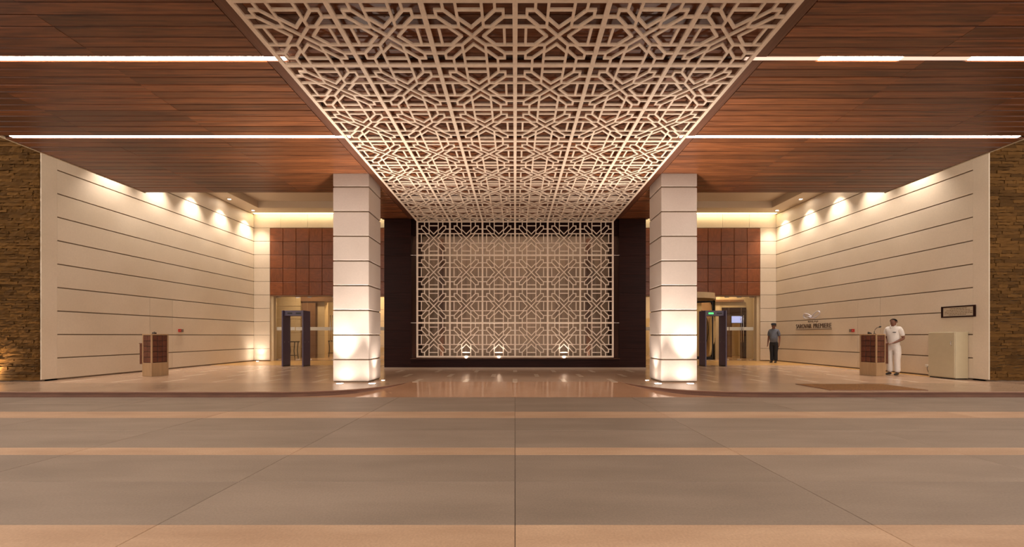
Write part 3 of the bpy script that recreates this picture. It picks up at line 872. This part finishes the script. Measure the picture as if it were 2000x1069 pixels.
# ------------------------------------------------------------------ door mat
dm = thing('door_mat', 'orange brown coir mat lying on the right platform front', 'mat', (8.0, 9.44, 0.0))
MB().cbox(-1.05, 1.05, -0.54, 0.54, 0.002, 0.016, 0.005).build('pile', 'mat', dm)
fr_ = MB()
for a in ((-1.07, 1.07, -0.56, -0.54), (-1.07, 1.07, 0.54, 0.56), (-1.07, -1.05, -0.54, 0.54), (1.05, 1.07, -0.54, 0.54)):
    fr_.box(a[0], a[1], a[2], a[3], 0.002, 0.012)
fr_.build('edging', 'kerb', dm)

# ------------------------------------------------------------------ walk-through detectors
def detector(label, x, y_, lit):
    t = thing('walkthrough_detector', label, 'metal detector', (x, y_, 0))
    for a in (-1, 1):
        pnl = MB().cbox(a * 0.40 - 0.025, a * 0.40 + 0.025, 0.0, 0.55, 0.0, 2.2, 0.008).build('side_panel', 'detector', t)
        MB().cbox(a * 0.40 - 0.04, a * 0.40 + 0.04, 0.05, 0.5, 0.0, 0.035, 0.006).build('foot', 'steel_dark', t)
        for yy in (0.12, 0.42):
            MB().lathe([(0.0005, 0.027), (0.012, 0.027), (0.012, 0.0)], 8, c=(a * 0.40, yy, 0.96), axis='X').lathe([(0.0005, -0.027), (0.012, -0.027), (0.012, 0.0)], 8, c=(a * 0.40, yy, 0.96), axis='X').build('sensor_lamp', 'white_plastic', pnl)
    hd = MB().cbox(-0.375, 0.375, 0.10, 0.45, 1.99, 2.2, 0.008).build('header', 'detector', t)
    MB().cbox(-0.25, -0.06, 0.092, 0.102, 2.06, 2.12, 0.003).build('display', 'green_led' if lit else 'black', hd)
    MB().cbox(0.08, 0.28, 0.092, 0.102, 2.06, 2.12, 0.003).build('display', 'black', hd)
    return t
detector('dark walk-through metal detector in front of the left glass doors', -8.70, 15.8, False)
detector('purple grey walk-through metal detector with green display by the right doors', 7.88, 15.85, True)

# ------------------------------------------------------------------ lecterns
def lectern(label, x, y_, s, rz):
    t = thing('lectern', label, 'lectern', (x, y_, 0), rz)
    wx, wy, h = 0.19, 0.235, 1.26
    body = MB()
    body.cbox(-wx, wx, -wy, wy, 0.0, 0.40, 0.006)
    body.build('plinth', 'lectern', t)
    for a in (-1, 1):
        for b_ in (-1, 1):
            MB().cbox(a * wx, a * (wx - 0.035), b_ * wy, b_ * (wy - 0.035), 0.401, h - 0.04, 0.004).build('corner_post', 'lectern', t)
    MB().cbox(-wx, wx, -wy, wy, h - 0.04, h, 0.006).build('top', 'lectern', t)
    MB().box(-wx + 0.02, wx - 0.02, -wy + 0.02, wy - 0.02, 0.40, h - 0.04).build('core', 'steel_dark', t)
    # mahogany squares on the two visible faces and the hidden ones alike
    zz0, zz1 = 0.405, h - 0.045
    nz = 5
    dz = (zz1 - zz0) / nz
    nx = 2
    dx = (2 * wx - 0.07) / nx
    for b_ in (-1, 1):
        for i in range(nx):
            for k in range(nz):
                x0 = -wx + 0.035 + dx * i
                MB().cbox(x0 + 0.006, x0 + dx - 0.006, b_ * (wy - 0.02), b_ * (wy - 0.004), zz0 + dz * k + 0.006, zz0 + dz * (k + 1) - 0.006, 0.004).build('square_panel', 'lectern_panel', t)
    ny = 3
    dy = (2 * wy - 0.07) / ny
    for a in (-1, 1):
        for i in range(ny):
            for k in range(nz):
                y0 = -wy + 0.035 + dy * i
                MB().cbox(a * (wx - 0.02), a * (wx - 0.006), y0 + 0.006, y0 + dy - 0.006, zz0 + dz * k + 0.006, zz0 + dz * (k + 1) - 0.006, 0.004).build('square_panel', 'lectern_panel', t)
    # side wing shelf on the outer side
    a = s
    wing = MB().cbox(a * (wx + 0.001), a * (wx + 0.11), -wy + 0.005, -wy + 0.19, 0.36, 0.965, 0.004).build('side_shelf', 'lectern_panel', t)
    MB().cbox(a * (wx + 0.001), a * (wx + 0.125), -wy - 0.005, -wy + 0.20, 0.966, 0.985, 0.004).build('shelf_top', 'lectern_panel', wing)
    return t
lectern('oak and mahogany lectern standing alone by the left wall', -10.86, 12.22, -1, -math.radians(15))
lectern('oak and mahogany lectern with microphone in front of the man in white', 10.92, 12.36, 1, math.radians(15))
mic = thing('gooseneck_microphone', 'black gooseneck microphone on the right lectern', 'microphone', (11.0, 12.38, 1.26))
MB().lathe([(0.0005, 0.0), (0.035, 0.0), (0.032, 0.015), (0.0005, 0.018)], 14).build('base', 'black', mic)
MB().tube([(0, 0, 0.01), (-0.005, 0, 0.07), (0.015, 0, 0.13), (0.06, -0.01, 0.185), (0.12, -0.02, 0.21)], 0.007, 8).build('neck', 'steel_dark', mic)
MB().tube([(0.115, -0.02, 0.208), (0.14, -0.024, 0.216), (0.165, -0.028, 0.222), (0.18, -0.03, 0.224)], [0.012, 0.022, 0.022, 0.008], 10).build('capsule', 'black', mic)
for x, y_, lab in ((-10.78, 12.08, 'small black desk telephone on the left lectern'), (10.79, 12.30, 'small black desk telephone on the right lectern')):
    t = thing('desk_phone', lab, 'telephone', (x, y_, 1.26))
    MB().add([(-.05, -.05, 0), (.05, -.05, 0), (.05, .06, 0), (-.05, .06, 0), (-.05, -.05, .02), (.05, -.05, .02), (.05, .06, .055), (-.05, .06, .055)],
             [(0, 3, 2, 1), (4, 5, 6, 7), (0, 1, 5, 4), (1, 2, 6, 5), (2, 3, 7, 6), (3, 0, 4, 7)]).build('body', 'black', t)
    MB().tube([(-.03, -.05, .04), (-.03, -.02, .055), (-.03, .03, .07), (-.03, .06, .07)], [.016, .011, .011, .016], 8).build('handset', 'black', t)
    MB().box(.0, .04, -.03, .04, .035, .05).build('keypad', 'grey_plastic', t)
    t.scale = (0.7, 0.7, 0.8)

# ------------------------------------------------------------------ cabinet, plaque, sockets, call points
cb = thing('cabinet', 'cream enamelled single door cabinet against the right wall', 'cabinet', (12.25, 11.46, 0))
MB().cbox(-0.165, 0.19, -0.36, 0.36, 0.03, 1.31, 0.006).build('body', 'cabinet', cb)
dr = MB().cbox(-0.185, -0.167, -0.352, 0.352, 0.05, 1.295, 0.005).build('door', 'cabinet', cb)
MB().tube([(-0.186, -0.28, 0.93), (-0.215, -0.28, 0.94), (-0.215, -0.28, 1.04), (-0.186, -0.28, 1.05)], 0.007, 8).build('handle', 'chrome', dr)
MB().box(-0.15, 0.17, -0.34, 0.34, 0.0, 0.03).build('plinth', 'steel_dark', cb)

pq = thing('wall_plaque', 'framed engraved plaque on the right wall above the cabinet', 'plaque', (W, 11.355, 1.885))
fr_ = MB()
for (y0, y1, z0, z1) in ((-0.435, 0.435, 0.125, 0.16), (-0.435, 0.435, -0.16, -0.125), (-0.435, -0.39, -0.125, 0.125), (0.39, 0.435, -0.125, 0.125)):
    fr_.cbox(-0.04, 0.0, y0, y1, z0, z1, 0.005)
fr_.build('frame', 'dark_wood', pq)
MB().box(-0.018, 0.0, -0.39, 0.39, -0.125, 0.125).build('face', 'plaque_face', pq)
ink = MB()
rq = random.Random(5)
for k, (a, b_) in enumerate(((-0.22, 0.22), (-0.30, 0.30), (-0.36, 0.36), (-0.36, 0.36), (-0.20, 0.24))):
    z = 0.088 - 0.044 * k
    y_ = a
    while y_ < b_:
        L = rq.uniform(0.02, 0.07)
        ink.box(-0.0195, -0.018, y_, min(y_ + L, b_), z - 0.008, z + 0.008)
        y_ += L + 0.012
ink.build('engraved_lines', 'ink', pq)

sk = thing('wall_socket', 'white wall socket beside the cream cabinet', 'socket', (W, 12.2, 0.30))
MB().cbox(-0.015, 0.0, -0.07, 0.07, -0.04, 0.04, 0.004).build('plate', 'white_plastic', sk)
MB().cbox(-0.05, -0.014, -0.05, -0.01, -0.025, 0.015, 0.004).build('plug', 'white_plastic', sk)
MB().tube([(-0.045, -0.03, -0.02), (-0.06, -0.04, -0.10), (-0.05, -0.08, -0.22), (-0.06, -0.14, -0.285), (-0.08, -0.25, -0.288)], 0.008, 6).build('cable', 'grey_plastic', sk)

for s, side, yy in ((-1, 'left', 15.06), (1, 'right', 14.95)):
    cp = thing('fire_call_point', 'red fire call point and grey switch on the %s cream wall' % side, 'fire alarm', (s * W, yy, 1.40))
    MB().cbox(-s * 0.035, 0, -0.12, -0.01, -0.055, 0.055, 0.005).build('call_point', 'red', cp)
    MB().cbox(-s * 0.037, -s * 0.0345, -0.075, -0.055, -0.012, 0.012, 0.001).build('window', 'white_plastic', cp)
    MB().cbox(-s * 0.03, 0, 0.01, 0.10, -0.055, 0.055, 0.005).build('switch_box', 'grey_plastic', cp)

# ------------------------------------------------------------------ raised wall sign
def text_mesh(body, size, extrude, width=None):
    cu = bpy.data.curves.new('txt', 'FONT')
    cu.body = body; cu.size = size; cu.extrude = extrude; cu.offset = -0.002; cu.align_x = 'LEFT'
    o = bpy.data.objects.new('txt', cu); COL.objects.link(o)
    dg = bpy.context.evaluated_depsgraph_get()
    me = bpy.data.meshes.new_from_object(o.evaluated_get(dg))
    bpy.data.objects.remove(o); bpy.data.curves.remove(cu)
    xs = [v.co.x for v in me.vertices]; ys = [v.co.y for v in me.vertices]
    x0, x1, y0, y1 = min(xs), max(xs), min(ys), max(ys)
    for v in me.vertices:
        v.co.x = (v.co.x - x0) * ((width / (x1 - x0)) if width else 1)
        v.co.y = (v.co.y - y0) * size / (y1 - y0)
    return me
sg = thing('hotel_sign', 'dark raised lettering under a silver looped ribbon emblem on the right wall', 'sign', (W, 16.9, 1.53))
rot = (PI / 2, 0, -PI / 2)
def letters(body, size, wdt, y_left, z):
    me = text_mesh(body, size, 0.008, wdt)
    me.name = 'lettering'; me.materials.append(M['sign'])
    return put('lettering', me, sg, (-0.02, y_left, z), rot)
letters('SAROVAR', 0.18, 0.91, 0.99, 0.0)
letters('PREMIERE', 0.18, 0.95, -0.05, 0.0)
letters('BALAJI', 0.085, 0.54, 0.25, 0.222)
MB().box(-0.03, -0.002, -1.0, 1.0, -0.062, -0.048).build('underline', 'sign', sg)
# ribbon emblem: two loops
def loop(cy, cz, ry, rz_, tilt, n=28):
    pts = []
    for i in range(n):
        a = 2 * PI * i / n
        u = ry * math.cos(a); v = rz_ * math.sin(a) * (0.72 + 0.28 * (-u / ry if cy < 0 else u / ry))
        pts.append((-0.05, cy + u * math.cos(tilt) - v * math.sin(tilt), cz + u * math.sin(tilt) + v * math.cos(tilt)))
    return pts
# (y runs away from the camera, so the picture's left is +y)
MB().tube(loop(0.25, 0.50, 0.25, 0.135, 0.2), 0.016, 8, True).build('ribbon_loop', 'silver', sg)
MB().tube(loop(0.24, 0.485, 0.22, 0.10, 0.2), 0.010, 8, True).build('ribbon_loop', 'silver', sg)
MB().tube([(p[0] - 0.02, p[1], p[2]) for p in loop(-0.22, 0.53, 0.26, 0.12, -0.45)], 0.020, 8, True).build('ribbon_loop', 'silver', sg)
MB().tube([(-0.05, 0.30, 0.50), (-0.06, 0.12, 0.47), (-0.06, 0.0, 0.42), (-0.06, -0.15, 0.40), (-0.05, -0.25, 0.42)], [0.012, 0.03, 0.034, 0.026, 0.012], 8).build('ribbon_band', 'silver', sg)
for yy, zz in ((0.27, 0.48), (0.02, 0.43), (-0.22, 0.42)):
    MB().tube([(-0.05, yy, zz), (0.0, yy, zz)], 0.006, 6).build('stand_off', 'chrome', sg)

# ------------------------------------------------------------------ people
def skin(name, verts, edges, mat, parent, root=0, sub=2):
    """verts: list of (x, y, z, rx, ry)"""
    me = bpy.data.meshes.new(name)
    me.from_pydata([v[:3] for v in verts], edges, [])
    o = bpy.data.objects.new(name, me); COL.objects.link(o)
    md = o.modifiers.new('skin', 'SKIN'); md.use_smooth_shade = True
    if not me.skin_vertices:
        bm = bmesh.new(); bm.from_mesh(me); bm.verts.layers.skin.verify(); bm.to_mesh(me); bm.free()
    for i, v in enumerate(verts):
        sv = me.skin_vertices[0].data[i]
        sv.radius = (v[3], v[4] if len(v) > 4 else v[3])
        sv.use_root = (i == root)
    sd = o.modifiers.new('sub', 'SUBSURF'); sd.levels = sub; sd.render_levels = sub
    dg = bpy.context.evaluated_depsgraph_get()
    out = bpy.data.meshes.new_from_object(o.evaluated_get(dg))
    bpy.data.objects.remove(o)
    out.name = name
    out.materials.clear(); out.materials.append(M[mat])
    for p in out.polygons: p.use_smooth = True
    return put(name, out, parent)

def chain(V, E, start, pts):
    last = start
    for p in pts:
        V.append(p); E.append((last, len(V) - 1)); last = len(V) - 1
    return last

def person(label, loc, rz, h, arms, shirt, trousers, belly=0.0, cap=False, stance=0.085, head_yaw=0.0):
    """faces local -y; arms: for L(+x) and R(-x): elbow, wrist, hand direction"""
    t = thing('person', label, 'person', loc, rz)
    k = h / 1.74
    V = [(0, 0.01, 0.93, 0.105, 0.09)]; E = []
    c1 = chain(V, E, 0, [(0, 0.0, 1.08, 0.10, 0.085), (0, 0.0, 1.24, 0.115, 0.09), (0, 0.01, 1.39, 0.105, 0.08)])
    nk = chain(V, E, c1, [(0, 0.012, 1.47, 0.058), (0, 0.0, 1.53, 0.058)])
    chain(V, E, nk, [(0, -0.012, 1.575, 0.068, 0.078), (0, -0.008, 1.63, 0.076, 0.092), (0, 0.0, 1.69, 0.066, 0.082), (0, 0.002, 1.715, 0.04, 0.05)])
    for s in (-1, 1):
        el, wr, hd = arms[0 if s > 0 else 1]
        a = chain(V, E, c1, [(s * 0.145, 0.01, 1.42, 0.056), (s * 0.178, 0.01, 1.375, 0.052), ((s * 0.175 + el[0]) / 2, (0.01 + el[1]) / 2, (1.38 + el[2]) / 2, 0.047), (*el, 0.040), ((el[0] + wr[0]) / 2, (el[1] + wr[1]) / 2, (el[2] + wr[2]) / 2, 0.038), (*wr, 0.026)])
        d = Vector(hd).normalized()
        wv = Vector(wr)
        side = d.cross(Vector((0, 0, 1))) if abs(d.z) < 0.8 else d.cross(Vector((1, 0, 0)))
        side.normalize()
        nrm = side.cross(d).normalized()
        pm_ = wv + d * 0.05
        p = chain(V, E, a, [(*pm_, 0.034, 0.02)])
        for f in range(4):
            o_ = (f - 1.5) * 0.02
            L = [0.068, 0.08, 0.075, 0.058][f]
            b0 = wv + d * 0.085 + side * o_
            b1 = b0 + d * L * 0.5 + nrm * -0.008
            b2 = b0 + d * L * 0.9 + nrm * -0.028
            chain(V, E, p, [(*b0, 0.0095), (*b1, 0.0085), (*b2, 0.007)])
        th = wv + d * 0.04 + side * (-s) * 0.035
        chain(V, E, p, [(*th, 0.011), (*(th + d * 0.035 + side * (-s) * 0.015), 0.0095), (*(th + d * 0.06 + side * (-s) * 0.012), 0.008)])
        chain(V, E, 0, [(s * 0.085, 0.01, 0.86, 0.08), (s * (stance + 0.008), 0.0, 0.68, 0.078), (s * stance, -0.005, 0.49, 0.056), (s * stance, 0.012, 0.34, 0.055), (s * stance, 0.02, 0.09, 0.038), (s * (stance + 0.01), -0.03, 0.045, 0.036), (s * (stance + 0.015), -0.13, 0.035, 0.03)])
    body = skin('body', V, E, 'skin', t)
    # shirt with short sleeves
    V = [(0, 0.01, 0.885, 0.168, 0.145)]; E = []
    c1 = chain(V, E, 0, [(0, 0.01, 0.97, 0.158, 0.138), (0, -0.5 * belly, 1.07, 0.152 + belly * 0.5, 0.132 + belly), (0, -0.3 * belly, 1.22, 0.162, 0.13 + belly * 0.5), (0, 0.01, 1.39, 0.145, 0.108)])
    chain(V, E, c1, [(0, 0.014, 1.49, 0.078, 0.075)])
    for s in (-1, 1):
        el = Vector(arms[0 if s > 0 else 1][0]); sh = Vector((s * 0.178, 0.01, 1.375))
        m1 = sh.lerp(el, 0.45); m2 = sh.lerp(el, 0.74)
        chain(V, E, c1, [(s * 0.145, 0.01, 1.42, 0.076), (*sh, 0.066), (*m1, 0.062), (*m2, 0.062)])
    skin('shirt', V, E, shirt, body)
    MB().tube([(-0.068, 0.0, 1.525), (-0.055, -0.045, 1.50), (-0.012, -0.11, 1.44)], [0.012, 0.014, 0.006], 6).tube([(0.068, 0.0, 1.525), (0.055, -0.045, 1.50), (0.012, -0.11, 1.44)], [0.012, 0.014, 0.006], 6).tube([(-0.068, 0.0, 1.525), (-0.045, 0.055, 1.535), (0.045, 0.055, 1.535), (0.068, 0.0, 1.525)], 0.012, 6).build('collar', shirt, body)
    # trousers
    V = [(0, 0.01, 1.0, 0.145, 0.12)]; E = []
    c0 = chain(V, E, 0, [(0, 0.01, 0.88, 0.14, 0.125)])
    for s in (-1, 1):
        chain(V, E, c0, [(s * 0.09, 0.01, 0.80, 0.102), (s * (stance + 0.01), 0.0, 0.66, 0.096), (s * stance, -0.005, 0.48, 0.082), (s * stance, 0.01, 0.30, 0.078), (s * stance, 0.015, 0.07, 0.078)])
    skin('trousers', V, E, trousers, body)
    for s in (-1, 1):
        V = [(s * stance, 0.045, 0.04, 0.042, 0.04)]; E = []
        chain(V, E, 0, [(s * (stance + 0.008), -0.05, 0.045, 0.048, 0.042), (s * (stance + 0.014), -0.13, 0.034, 0.046, 0.033), (s * (stance + 0.02), -0.185, 0.026, 0.03, 0.022)])
        skin('shoe', V, E, 'shoe', body)
    # head details
    H = Matrix.Translation((0, -0.004, 1.63)) @ Matrix.Rotation(head_yaw, 4, 'Z')
    MB().add([(-0.014, -0.088, -0.018), (0.014, -0.088, -0.018), (0.0, -0.118, -0.016), (0.0, -0.088, 0.028)], [(0, 1, 2), (0, 2, 3), (1, 3, 2), (0, 3, 1)]).xf(H).build('nose', 'skin', body)
    for s in (-1, 1):
        MB().lathe([(0.001, -0.011), (0.009, -0.006), (0.011, 0), (0.009, 0.006), (0.001, 0.011)], 8, c=(s * 0.03, -0.084, 0.016)).xf(H).build('eye', 'eye', body)
        MB().lathe([(0.001, -0.012), (0.018, -0.009), (0.026, 0.0), (0.018, 0.009), (0.001, 0.012)], 10, c=(0, 0, 0), axis='X').xf(H @ Matrix.Translation((s * 0.08, 0.012, 0.0)) @ Matrix.Diagonal((1, 0.75, 1.2, 1))).build('ear', 'skin', body)
    MB().tube([(-0.024, -0.086, -0.042), (0, -0.094, -0.044), (0.024, -0.086, -0.042)], [0.004, 0.007, 0.004], 6).xf(H).build('mouth', 'lectern_panel', body)
    # hair: a shell that covers the crown, back and sides
    hv, hf = [], []
    nu, nv = 18, 8
    for j in range(nv + 1):
        for i in range(nu):
            a = 2 * PI * i / nu
            front = max(0.0, -math.sin(a))
            lim = 1.85 - 1.1 * front ** 0.6
            th = lim * j / nv
            hv.append((0.088 * math.sin(th) * math.cos(a), 0.104 * math.sin(th) * math.sin(a) + 0.006, 0.098 * math.cos(th) + 0.004))
    for j in range(nv):
        for i in range(nu):
            i2 = (i + 1) % nu
            hf.append((j * nu + i, (j + 1) * nu + i, (j + 1) * nu + i2, j * nu + i2))
    MB().add(hv, hf, True).xf(H).build('hair', 'hair', body)
    if cap:
        cp = MB().lathe([(0.100, 0.045), (0.104, 0.055), (0.106, 0.085), (0.095, 0.115), (0.06, 0.132), (0.001, 0.136)], 20)
        cp.xf(H @ Matrix.Diagonal((0.95, 1.08, 1, 1)))
        cpo = cp.build('cap', 'navy_cloth', body)
        vz = MB()
        n = 10
        vv = []
        for i in range(n + 1):
            a = PI + PI * i / n
            vv.append((0.094 * math.cos(a), 0.10 * math.sin(a), 0.052)); vv.append((0.098 * math.cos(a), 0.10 * math.sin(a) - 0.075 * abs(math.sin(a)), 0.036))
        m0 = len(vv)
        vv += [(a_, b_, c_ + 0.006) for a_, b_, c_ in vv]
        ff = []
        for i in range(n):
            q = 2 * i
            ff += [(q, q + 1, q + 3, q + 2), (m0 + q, m0 + q + 2, m0 + q + 3, m0 + q + 1), (q + 1, m0 + q + 1, m0 + q + 3, q + 3), (q, q + 2, m0 + q + 2, m0 + q)]
        vz.add(vv, ff).xf(H).build('visor', 'navy_cloth', cpo)
    t.scale = (k, k, k)
    return t, body

arms_lectern = (((0.215, 0.07, 1.12), (0.10, -0.21, 0.99), (-0.5, -0.85, -0.15)), ((-0.215, 0.04, 1.12), (-0.08, -0.25, 0.99), (0.5, -0.85, -0.15)))
man, mb_ = person('person in white short-sleeved uniform standing at the right lectern', (11.60, 12.40, 0.0036), -math.radians(66), 1.735, arms_lectern, 'white_cloth', 'white_cloth', belly=0.01, stance=0.09, head_yaw=-0.2)
MB().cbox(0.045, 0.12, -0.152, -0.140, 1.30, 1.322, 0.002).build('name_badge', 'black', mb_)
arms_down = (((0.215, 0.05, 1.10), (0.22, -0.03, 0.86), (0.0, -0.15, -1)), ((-0.215, 0.05, 1.10), (-0.22, -0.03, 0.86), (0.0, -0.15, -1)))
grd, gb_ = person('person in dark cap, grey blue shirt and navy trousers standing by the right doors', (11.55, 18.06, 0.004), -math.radians(48), 1.75, arms_down, 'blue_cloth', 'navy_cloth', belly=0.045, cap=True, stance=0.075)
